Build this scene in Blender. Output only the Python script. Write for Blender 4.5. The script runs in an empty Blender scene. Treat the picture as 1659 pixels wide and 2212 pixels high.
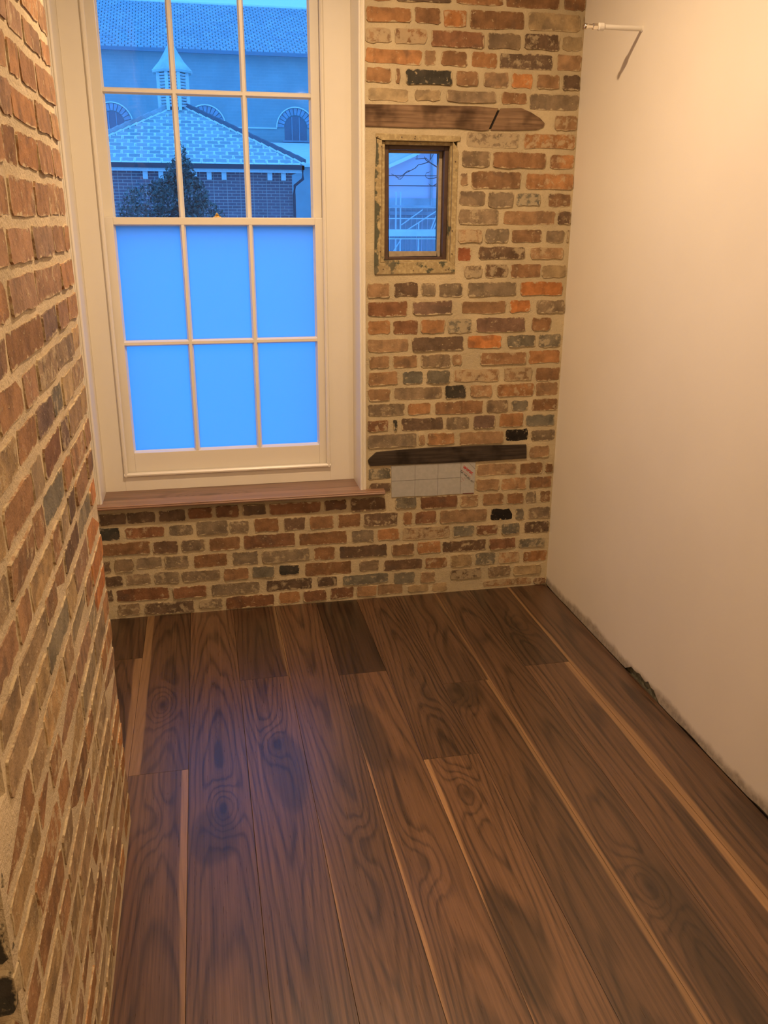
import bpy, bmesh, math, random
from mathutils import Vector, Matrix
from mathutils.geometry import tessellate_polygon
rnd = random.Random(7)
SC = bpy.context.scene
COL = SC.collection

# ------------------------------------------------------------------ camera
cd = bpy.data.cameras.new('camera'); cam = bpy.data.objects.new('camera', cd); COL.objects.link(cam)
YAW, PITCH, ROLL = 0.2035075, 0.3271505, 0.00421830
cy_, sy_ = math.cos(YAW), math.sin(YAW)
f0 = Vector((sy_, cy_, 0)); r0 = Vector((cy_, -sy_, 0)); u0 = Vector((0, 0, 1))
fw = f0*math.cos(PITCH) - u0*math.sin(PITCH); up = u0*math.cos(PITCH) + f0*math.sin(PITCH)
rt = r0*math.cos(ROLL) + up*math.sin(ROLL); up2 = up*math.cos(ROLL) - r0*math.sin(ROLL)
M4 = Matrix(((rt.x, up2.x, -fw.x, 0), (rt.y, up2.y, -fw.y, -3.5711), (rt.z, up2.z, -fw.z, 1.65), (0, 0, 0, 1)))
cam.matrix_world = M4
cd.sensor_fit = 'VERTICAL'; cd.sensor_height = 36; cd.sensor_width = 27; cd.lens = 1875.24/2212*36
cd.clip_start = 0.02; cd.clip_end = 300
SC.camera = cam

# ------------------------------------------------------------------ sky, exposure
w = bpy.data.worlds.new('dusk_sky'); SC.world = w; w.use_nodes = True
bg = w.node_tree.nodes['Background']; bg.inputs[0].default_value = (0.095, 0.43, 1.12, 1); bg.inputs[1].default_value = 1.9
vs = SC.view_settings; vs.view_transform = 'Standard'; vs.look = 'None'; vs.gamma = 1.0; vs.exposure = 0.0
try: vs.use_curve_mapping = False
except Exception: pass
CEIL = 2.82
DOWNLIGHTS = ((0.40, -1.17), (1.12, -3.45), (1.12, -5.60)); LAMP_STRENGTH = (5300.0, 2900.0, 2900.0); LAMP_COLOR = (1.0, 0.69, 0.41)  # the last, farthest downlight is added to raise the ambient light

# ------------------------------------------------------------------ helpers
class MB:
    def __init__(s): s.v = []; s.f = []
    def poly(s, pts):
        n = len(s.v); s.v += [tuple(p) for p in pts]; s.f.append(tuple(range(n, n+len(pts)))); return s
    def box(s, x0, x1, y0, y1, z0, z1):
        n = len(s.v)
        s.v += [(x0,y0,z0),(x1,y0,z0),(x1,y1,z0),(x0,y1,z0),(x0,y0,z1),(x1,y0,z1),(x1,y1,z1),(x0,y1,z1)]
        s.f += [tuple(n+i for i in q) for q in ((3,2,1,0),(4,5,6,7),(0,1,5,4),(1,2,6,5),(2,3,7,6),(3,0,4,7))]; return s
    def prism(s, pts, axis, a, b):
        """closed profile in the two other axes (order x,y,z without axis), extruded from a to b"""
        def P(p, t):
            q = list(p); q.insert(axis, t); return tuple(q)
        n = len(s.v); k = len(pts)
        s.v += [P(p, a) for p in pts] + [P(p, b) for p in pts]
        for i in range(k):
            j = (i+1) % k; s.f.append((n+i, n+j, n+k+j, n+k+i))
        if k <= 4: s.f += [tuple(range(n, n+k))[::-1], tuple(range(n+k, n+2*k))]
        else:
            for t in tessellate_polygon([[Vector((p[0], p[1], 0)) for p in pts]]):
                s.f.append((n+t[0], n+t[1], n+t[2])); s.f.append((n+k+t[2], n+k+t[1], n+k+t[0]))
        return s
    def tube(s, pts, r, seg=8, cap=True):
        pts = [Vector(p) for p in pts]; rs = r if isinstance(r, (list, tuple)) else [r]*len(pts)
        n0 = len(s.v)
        for i, p in enumerate(pts):
            d = (pts[min(i+1, len(pts)-1)] - pts[max(i-1, 0)]).normalized()
            a = Vector((0, 0, 1)) if abs(d.z) < .9 else Vector((1, 0, 0))
            u = d.cross(a).normalized(); v = d.cross(u)
            for k in range(seg):
                t = 2*math.pi*k/seg; s.v.append(tuple(p + (u*math.cos(t) + v*math.sin(t))*rs[i]))
        for i in range(len(pts)-1):
            for k in range(seg):
                a = n0+i*seg+k; b = n0+i*seg+(k+1) % seg; s.f.append((a, b, b+seg, a+seg))
        if cap: s.f += [tuple(range(n0, n0+seg))[::-1], tuple(range(n0+(len(pts)-1)*seg, n0+len(pts)*seg))]
        return s
    def build(s, name, mat, parent=None, bevel=0, smooth=False):
        me = bpy.data.meshes.new(name); me.from_pydata(s.v, [], s.f); me.update()
        bm = bmesh.new(); bm.from_mesh(me)
        if bevel: 
            bmesh.ops.remove_doubles(bm, verts=bm.verts, dist=1e-6)
            bmesh.ops.recalc_face_normals(bm, faces=bm.faces)
            bmesh.ops.bevel(bm, geom=[e for e in bm.edges if len(e.link_faces) == 2 and e.calc_face_angle(0) > .5], offset=bevel, segments=2, affect='EDGES', profile=.6)
        else: bmesh.ops.recalc_face_normals(bm, faces=bm.faces)
        if smooth:
            for f in bm.faces: f.smooth = True
        bm.to_mesh(me); bm.free()
        if mat: me.materials.append(mat)
        o = bpy.data.objects.new(name, me); COL.objects.link(o)
        if parent: o.parent = parent
        return o
def link(name, me, parent=None):
    o = bpy.data.objects.new(name, me); COL.objects.link(o); o.parent = parent; return o
def empty(name, loc=(0, 0, 0)):
    o = bpy.data.objects.new(name, None); o.location = loc; o.empty_display_size = .1; COL.objects.link(o); return o
def tag(o, label=None, cat=None, group=None, kind=None):
    if label: o['label'] = label
    if cat: o['category'] = cat
    if group: o['group'] = group
    if kind: o['kind'] = kind
    return o

class NT:
    def __init__(s, name):
        s.m = bpy.data.materials.new(name); s.m.use_nodes = True; s.t = s.m.node_tree; s.t.nodes.clear()
        s.out = s.n('ShaderNodeOutputMaterial')
    def n(s, typ, **kw):
        nd = s.t.nodes.new(typ)
        for k, v in kw.items():
            if k.startswith('i_'):
                key = k[2:]; nd.inputs[int(key) if key.isdigit() else key.replace('_', ' ')].default_value = v
            else: setattr(nd, k, v)
        return nd
    def l(s, a, b): s.t.links.new(a, b)
    def put(s, sock, v):
        if hasattr(v, 'node') or isinstance(v, bpy.types.NodeSocket): s.l(v, sock)
        elif isinstance(v, (tuple, list)) and len(v) == 3 and sock.type == 'RGBA': sock.default_value = (*v, 1)
        else: sock.default_value = v
    def math(s, op, a, b=0.0, c=0.0, clamp=False):
        nd = s.n('ShaderNodeMath', operation=op, use_clamp=clamp); s.put(nd.inputs[0], a); s.put(nd.inputs[1], b); s.put(nd.inputs[2], c); return nd.outputs[0]
    def vmath(s, op, a, b=(0, 0, 0)):
        nd = s.n('ShaderNodeVectorMath', operation=op); s.put(nd.inputs[0], a); s.put(nd.inputs[1], b); return nd.outputs[0]
    def mix(s, f, a, b, mode='MIX'):
        nd = s.n('ShaderNodeMix', data_type='RGBA', blend_type=mode); s.put(nd.inputs[0], f); s.put(nd.inputs[6], a); s.put(nd.inputs[7], b); return nd.outputs[2]
    def sstep(s, v, a, b):
        nd = s.n('ShaderNodeMapRange', interpolation_type='SMOOTHSTEP'); s.put(nd.inputs[0], v); s.put(nd.inputs[1], a); s.put(nd.inputs[2], b); return nd.outputs[0]
    def rng(s, v, a, b, c, d):
        nd = s.n('ShaderNodeMapRange'); 
        for i, q in enumerate((v, a, b, c, d)): s.put(nd.inputs[i], q)
        return nd.outputs[0]
    def noise(s, vec, scale, detail=3, rough=.55, dist=0.0):
        nd = s.n('ShaderNodeTexNoise'); s.put(nd.inputs['Vector'], vec); s.put(nd.inputs['Scale'], scale)
        nd.inputs['Detail'].default_value = detail; nd.inputs['Roughness'].default_value = rough; nd.inputs['Distortion'].default_value = dist
        return nd.outputs[0]
    def xyz(s, v):
        nd = s.n('ShaderNodeSeparateXYZ'); s.l(v, nd.inputs[0]); return nd.outputs
    def comb(s, x, y, z):
        nd = s.n('ShaderNodeCombineXYZ'); s.put(nd.inputs[0], x); s.put(nd.inputs[1], y); s.put(nd.inputs[2], z); return nd.outputs[0]
    def obj(s): return s.n('ShaderNodeTexCoord').outputs['Object']
    def gen(s): return s.n('ShaderNodeTexCoord').outputs['Generated']
    def attr(s, name):
        return s.n('ShaderNodeAttribute', attribute_type='OBJECT', attribute_name=name)
    def bsdf(s, col, rough=.6, bump=None, bstr=.3, bdist=.002, **kw):
        b = s.n('ShaderNodeBsdfPrincipled'); s.put(b.inputs['Base Color'], col); s.put(b.inputs['Roughness'], rough)
        for k, v in kw.items(): s.put(b.inputs[k.replace('_', ' ')], v)
        if bump is not None:
            bn = s.n('ShaderNodeBump'); bn.inputs['Strength'].default_value = bstr; bn.inputs['Distance'].default_value = bdist
            s.l(bump, bn.inputs['Height']); s.l(bn.outputs[0], b.inputs['Normal'])
        s.l(b.outputs[0], s.out.inputs[0]); return b
def plain(name, col, rough=.6, var=.08, scale=20, bump=0, **kw):
    t = NT(name); n = t.noise(t.obj(), scale, 3)
    c = t.mix(t.rng(n, .3, .7, 0, 1), tuple(x*(1-var) for x in col), tuple(min(1, x*(1+var)) for x in col))
    t.bsdf(c, rough, bump=n if bump else None, bstr=bump, **kw); return t.m

# ------------------------------------------------------------------ materials
MORTAR = (0.585, 0.478, 0.300)
def mortar_mat(name='lime_mortar', a=MORTAR):
    t = NT(name); o = t.obj(); n1 = t.noise(o, 6, 4); n2 = t.noise(o, 90, 4, .65); n3 = t.noise(o, 260, 2)
    c = t.mix(t.sstep(n1, .35, .7), tuple(x*.80 for x in a), a)
    c = t.mix(t.math('MULTIPLY', t.sstep(n2, .55, .70), .38), c, (.36, .27, .17))
    h = t.math('ADD', t.math('MULTIPLY', n2, .8), t.math('ADD', t.math('MULTIPLY', n3, .35), t.math('MULTIPLY', n1, 1.5)))
    t.bsdf(c, .95, bump=h, bstr=.9, bdist=.0045, Specular_IOR_Level=.15); return t.m
M_MORTAR = mortar_mat()
def brick_mat():
    t = NT('old_brick'); oi = t.n('ShaderNodeObjectInfo')
    off = t.math('MULTIPLY', oi.outputs['Random'], 61.0)
    v = t.vmath('ADD', t.obj(), t.comb(off, t.math('MULTIPLY', off, .37), t.math('MULTIPLY', off, .71)))
    base = oi.outputs['Color']; sm = oi.outputs['Alpha']
    n1 = t.noise(v, 22, 4, .6); n2 = t.noise(v, 9, 2); n3 = t.noise(v, 34, 4, .65); n4 = t.noise(v, 150, 3, .6)
    sv = t.n('ShaderNodeVectorMath', operation='MULTIPLY'); t.l(v, sv.inputs[0]); sv.inputs[1].default_value = (30, 6, 3)
    ns = t.noise(sv.outputs[0], 1.0, 2)
    c = t.mix(1.0, base, t.rng(n1, .3, .7, .66, 1.26), 'MULTIPLY')
    c = t.mix(t.math('MULTIPLY', t.sstep(ns, .52, .7), .45), c, t.mix(1.0, c, (.62, .66, .74), 'MULTIPLY'))
    c = t.mix(t.math('MULTIPLY', t.sstep(n2, .58, .66), .40), c, (.10, .075, .055))
    c = t.mix(t.math('MULTIPLY', t.sstep(n4, .66, .74), .5), c, (.05, .035, .025))
    # lime smears left on the face, and ragged edges where mortar laps over the arris
    thr = t.rng(sm, 0, 1, .72, .42)
    d = t.math('SUBTRACT', n3, thr); smear = t.math('MULTIPLY', t.sstep(d, -.04, .10), .62)
    g = t.xyz(t.gen()); L = t.attr('brick_length').outputs['Fac']
    ex = t.math('MULTIPLY', t.math('MINIMUM', g[0], t.math('SUBTRACT', 1.0, g[0])), L)
    ez = t.math('MULTIPLY', t.math('MINIMUM', g[2], t.math('SUBTRACT', 1.0, g[2])), .058)
    e = t.math('ADD', t.math('MINIMUM', ex, ez), t.math('MULTIPLY', t.math('SUBTRACT', n3, .52), .036))
    edge = t.math('SUBTRACT', 1.0, t.sstep(e, .0, .0060))
    n5 = t.noise(v, 75, 2, .5); spk = t.math('MULTIPLY', t.sstep(n5, .68, .74), .6)
    mk = t.math('MAXIMUM', t.math('MAXIMUM', smear, spk), t.math('MULTIPLY', edge, .88))
    c = t.mix(mk, c, (MORTAR[0]*.9, MORTAR[1]*.88, MORTAR[2]*.85))
    h = t.math('ADD', t.math('MULTIPLY', n1, 1.0), t.math('ADD', t.math('MULTIPLY', n4, .5), t.math('MULTIPLY', mk, .35)))
    t.bsdf(c, .9, bump=h, bstr=.75, bdist=.004, Specular_IOR_Level=.2); return t.m
M_BRICK = brick_mat()
def wood_mat(name, dark, light, sapc, rough=.36):
    t = NT(name); oi = t.n('ShaderNodeObjectInfo'); off = t.math('MULTIPLY', oi.outputs['Random'], 47.0)
    p = t.xyz(t.obj()); x, y = p[0], p[1]
    def vec(sx, sy, k=1.0): return t.comb(t.math('ADD', t.math('MULTIPLY', x, sx), t.math('MULTIPLY', off, k)), t.math('ADD', t.math('MULTIPLY', y, sy), off), off)
    big = t.noise(vec(7, .85), 1.0, 2, .5); med = t.noise(vec(26, 1.7), 1.0, 3, .55); strk = t.noise(vec(105, .8), 1.0, 5, .72); fine = t.noise(vec(420, 9), 1.0, 3, .7); pores = t.noise(vec(160, 5), 1.0, 2)
    ar = t.attr('grain').outputs['Vector']; ga = t.xyz(ar)        # centre offset, curvature, slope
    kn = t.xyz(t.attr('knot').outputs['Vector']); sp = t.xyz(t.attr('sap').outputs['Vector']); tone = t.attr('tone').outputs['Fac']
    xr = t.math('SUBTRACT', x, ga[0])
    f = t.math('ADD', t.math('MULTIPLY', t.math('MULTIPLY', xr, xr), t.math('MULTIPLY', ga[1], 170.0)), t.math('MULTIPLY', y, ga[2]))
    f = t.math('ADD', f, t.math('ADD', t.math('MULTIPLY', big, 2.6), t.math('MULTIPLY', med, .55)))
    kx = t.math('DIVIDE', t.math('SUBTRACT', x, kn[0]), .034); ky = t.math('DIVIDE', t.math('SUBTRACT', y, kn[1]), .085)
    r2 = t.math('ADD', t.math('MULTIPLY', kx, kx), t.math('MULTIPLY', ky, ky))
    g = t.math('MULTIPLY', t.math('POWER', 2.71828, t.math('MULTIPLY', r2, -.55)), kn[2])
    f = t.math('ADD', f, t.math('MULTIPLY', g, 1.5))
    ph = t.math('FRACT', t.math('MULTIPLY', f, 1.9))
    tri = t.sstep(t.math('ABSOLUTE', t.math('SUBTRACT', ph, .62)), .0, .30)      # late-wood line: soft one side, crisp on the other
    ph2 = t.math('MULTIPLY', t.math('SINE', t.math('MULTIPLY', f, 37.0)), .5)
    k = t.math('ADD', t.math('MULTIPLY', tri, .30), t.math('ADD', t.math('MULTIPLY', big, .75), t.math('MULTIPLY', t.math('SUBTRACT', pores, .5), .35)))
    k = t.math('ADD', k, t.math('MULTIPLY', t.math('SUBTRACT', strk, .5), 1.25))
    k = t.math('ADD', k, t.math('MULTIPLY', ph2, .05))
    c = t.mix(t.rng(k, .20, .92, 0, 1), dark, light)
    sm = t.math('ADD', t.math('MULTIPLY', x, sp[0]), t.math('ADD', t.math('MULTIPLY', t.math('SUBTRACT', big, .5), .05), t.math('MULTIPLY', t.math('SUBTRACT', med, .5), .012)))
    sm = t.math('ADD', sm, t.math('MULTIPLY', y, sp[2]))
    sapm = t.math('MULTIPLY', t.sstep(sm, t.math('SUBTRACT', .092, sp[1]), t.math('SUBTRACT', .100, sp[1])), .8)
    sapm = t.math('MULTIPLY', sapm, t.math('MINIMUM', t.math('ABSOLUTE', sp[0]), 1.0))
    c = t.mix(sapm, c, t.mix(t.rng(k, .2, .9, 0, 1), tuple(q*.72 for q in sapc), sapc))
    core = t.math('MULTIPLY', t.math('POWER', 2.71828, t.math('MULTIPLY', r2, -5.0)), t.math('MINIMUM', t.math('MULTIPLY', kn[2], .55), .75))
    stn = t.xyz(t.attr('stain').outputs['Vector']); qx = t.math('DIVIDE', t.math('SUBTRACT', x, stn[0]), .07); qy = t.math('DIVIDE', t.math('SUBTRACT', y, stn[1]), t.math('ADD', stn[2], .001))
    q2 = t.math('ADD', t.math('ADD', t.math('MULTIPLY', qx, qx), t.math('MULTIPLY', qy, qy)), t.math('MULTIPLY', t.math('SUBTRACT', big, .5), 1.6))
    q2 = t.math('ADD', q2, t.math('MULTIPLY', t.math('SUBTRACT', med, .5), .8))
    stm = t.math('MULTIPLY', t.math('SUBTRACT', 1.0, t.sstep(q2, .55, 1.1)), t.math('MULTIPLY', t.math('GREATER_THAN', stn[2], .01), .72))
    c = t.mix(stm, c, t.mix(1.0, c, (.42, .44, .42), 'MULTIPLY'))
    c = t.mix(core, c, tuple(q*.45 for q in dark))
    c = t.mix(1.0, c, t.rng(fine, .3, .7, .86, 1.12), 'MULTIPLY')
    c = t.mix(1.0, c, t.comb(tone, tone, tone), 'MULTIPLY')
    t.bsdf(c, t.rng(fine, .3, .7, rough-.04, rough+.06), bump=fine, bstr=.12, bdist=.0006, Specular_IOR_Level=.8); return t.m
M_WALNUT = wood_mat('oiled_walnut', (.031, .0160, .0085), (.150, .076, .038), (.34, .19, .085), .31)
def old_timber(name, dark, light, axis=0):
    t = NT(name); p = t.xyz(t.obj()); 
    s = [90, 90, 90]; s[axis] = 5
    v = t.comb(*[t.math('MULTIPLY', p[i], s[i]) for i in range(3)])
    n = t.noise(v, 1.0, 4, .6); n2 = t.noise(t.obj(), 9, 3)
    c = t.mix(t.rng(n, .3, .72, 0, 1), dark, light); c = t.mix(t.sstep(n2, .45, .68), c, t.mix(1.0, c, (.42, .40, .38), 'MULTIPLY'))
    t.bsdf(c, .85, bump=n, bstr=.6, bdist=.003, Specular_IOR_Level=.2); return t.m
M_TIMBER_A = old_timber('weathered_oak', (.13, .075, .042), (.30, .19, .11))
M_TIMBER_B = old_timber('charred_oak', (.030, .021, .015), (.075, .055, .040))
def worn_frame(name='worn_painted_frame'):
    t = NT(name); o = t.obj(); p = t.xyz(o); n = t.noise(o, 14, 4, .65); n2 = t.noise(o, 70, 3); n3 = t.noise(o, 5, 2)
    c = t.mix(t.sstep(n2, .4, .7), (.33, .245, .115), (.47, .37, .19))
    # the old dark green coat survives mostly on the low left corner
    k = t.math('ADD', n, t.math('ADD', t.math('MULTIPLY', t.sstep(p[2], 1.80, 1.45), .07), t.math('MULTIPLY', t.sstep(p[0], .725, .692), .20)))
    c = t.mix(t.math('MULTIPLY', t.sstep(k, .62, .70), .9), c, (.045, .055, .035))
    c = t.mix(t.math('MULTIPLY', t.sstep(n3, .55, .72), .5), c, (.24, .17, .09))
    t.bsdf(c, .75, bump=n2, bstr=.4, bdist=.002); return t.m
M_WORN = worn_frame()
M_SASHDARK = plain('dark_brown_sash_paint', (.075, .040, .026), .55, .2, 40, .2)
M_PUTTY = plain('pale_putty', (.36, .29, .20), .8, .15, 50, .3)
M_PAINT = plain('cream_gloss_paint', (.80, .745, .63), .32, .015, 6)
M_WHITE = plain('white_ceiling_paint', (.82, .80, .75), .9, .02, 4)
def plaster():
    t = NT('painted_plaster'); o = t.obj(); p = t.xyz(o); n = t.noise(o, 2.2, 3); n2 = t.noise(o, 60, 3); n3 = t.noise(o, 16, 3)
    c = t.mix(t.sstep(n, .3, .7), (.80, .735, .62), (.83, .765, .65))
    # bare unpainted strip of skim above the floorboards
    e = t.math('ADD', p[2], t.math('MULTIPLY', t.math('SUBTRACT', n3, .5), .04))
    e = t.math('ADD', e, t.math('MULTIPLY', t.math('SUBTRACT', n, .5), .06))
    c = t.mix(t.math('MULTIPLY', t.math('SUBTRACT', 1.0, t.sstep(e, .020, .052)), .85), c, t.mix(t.sstep(n2, .4, .65), (.30, .245, .18), (.43, .36, .27)))
    t.bsdf(c, .62, bump=t.math('ADD', t.math('MULTIPLY', n, 2.0), t.math('MULTIPLY', n2, .12)), bstr=.25, bdist=.004, Specular_IOR_Level=.35); return t.m
M_PLASTER = plaster()
M_RUBBLE = plain('green_grey_render', (.20, .19, .12), .95, .5, 60, .8)
def glass():
    t = NT('window_glass'); fr = t.n('ShaderNodeFresnel', i_IOR=1.45); tr = t.n('ShaderNodeBsdfTransparent'); gl = t.n('ShaderNodeBsdfGlossy', i_Roughness=.02)
    tr.inputs[0].default_value = (.95, .98, 1, 1)
    mx = t.n('ShaderNodeMixShader'); t.l(fr.outputs[0], mx.inputs[0]); t.l(tr.outputs[0], mx.inputs[1]); t.l(gl.outputs[0], mx.inputs[2]); t.l(mx.outputs[0], t.out.inputs[0]); return t.m
M_GLASS = glass()
def frosted():
    t = NT('frosted_glass'); tl = t.n('ShaderNodeBsdfTranslucent'); tl.inputs[0].default_value = (.66, .84, 1.0, 1)
    gl = t.n('ShaderNodeBsdfGlossy', i_Roughness=.4); fr = t.n('ShaderNodeFresnel', i_IOR=1.12)
    mx = t.n('ShaderNodeMixShader'); t.l(fr.outputs[0], mx.inputs[0]); t.l(tl.outputs[0], mx.inputs[1]); t.l(gl.outputs[0], mx.inputs[2]); t.l(mx.outputs[0], t.out.inputs[0]); return t.m
M_FROST = frosted()
def metal(name, col, rough=.2):
    t = NT(name); t.bsdf(col, t.rng(t.noise(t.obj(), 80, 2), .3, .7, rough*.8, rough*1.3), Metallic=1.0); return t.m
M_BRASS = metal('polished_brass', (.85, .60, .25), .18); M_CHROME = metal('bright_nickel', (.80, .74, .64), .15)
M_PIPE = plain('white_plastic', (.78, .74, .66), .45, .03)

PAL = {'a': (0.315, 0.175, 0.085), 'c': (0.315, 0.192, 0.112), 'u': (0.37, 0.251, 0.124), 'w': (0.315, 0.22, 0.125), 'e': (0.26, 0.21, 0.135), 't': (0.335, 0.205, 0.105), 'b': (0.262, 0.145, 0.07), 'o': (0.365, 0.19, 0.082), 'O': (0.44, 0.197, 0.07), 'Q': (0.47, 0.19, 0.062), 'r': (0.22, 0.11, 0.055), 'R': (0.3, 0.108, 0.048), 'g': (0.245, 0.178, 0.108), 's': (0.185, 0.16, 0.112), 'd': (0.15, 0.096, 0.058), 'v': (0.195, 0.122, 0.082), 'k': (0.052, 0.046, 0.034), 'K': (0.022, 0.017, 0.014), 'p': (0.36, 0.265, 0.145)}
def brick_mesh(L, H, D=.016, proud=.004, jag=.0030):
    """face towards -y, centred on x and z; the outline of each is its own"""
    v = []; pts = []
    hx, hz = L/2, H/2; cr = min(.007, L*.2)
    nx = 4
    base = [(-hx, -hz+cr), (-hx+cr, -hz)] + [(-hx+cr+(L-2*cr)*k/nx, -hz) for k in range(1, nx)] + [(hx-cr, -hz), (hx, -hz+cr), (hx, hz-cr), (hx-cr, hz)] + \
           [(hx-cr-(L-2*cr)*k/nx, hz) for k in range(1, nx)] + [(-hx+cr, hz), (-hx, hz-cr)]
    base.insert(nx+3, (hx, 0)); base.append((-hx, 0))
    pts = [(x+rnd.uniform(-jag, jag), z+rnd.uniform(-jag, jag)) for x, z in base]
    n = len(pts); mb = MB()
    tl = [rnd.uniform(-.0012, .0012) for _ in range(2)]
    mb.v = [(x*(1-.0016/hx), -proud+tl[0]*x/hx+tl[1]*z/hz, z*(1-.0016/hz)) for x, z in pts] + [(x, -proud+.0022+tl[0]*x/hx+tl[1]*z/hz, z) for x, z in pts][:0] + [(x*1.01, D, z*1.03) for x, z in pts]
    mb.f = [tuple(range(n))] + [(i, (i+1) % n, n+(i+1) % n, n+i) for i in range(n)]
    return mb
def add_brick(parent, L, H, loc, code, rot=0.0, proud=.004, name='brick', tilt=0.0):
    mb = brick_mesh(L, H, proud=proud)
    o = mb.build(name, M_BRICK, parent); o.location = loc; o.rotation_euler = (0, tilt, rot)
    c = PAL[code[0]]; k = rnd.uniform(.88, 1.14); h = rnd.uniform(-.05, .05)
    lvl = int(code[1]) if len(code) > 1 else 0
    o.color = (c[0]*k*(1+h), c[1]*k, c[2]*k*(1-h), (.30, .60, .95)[lvl]*rnd.uniform(.75, 1.05))
    o['brick_length'] = float(L)
    return o

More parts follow.
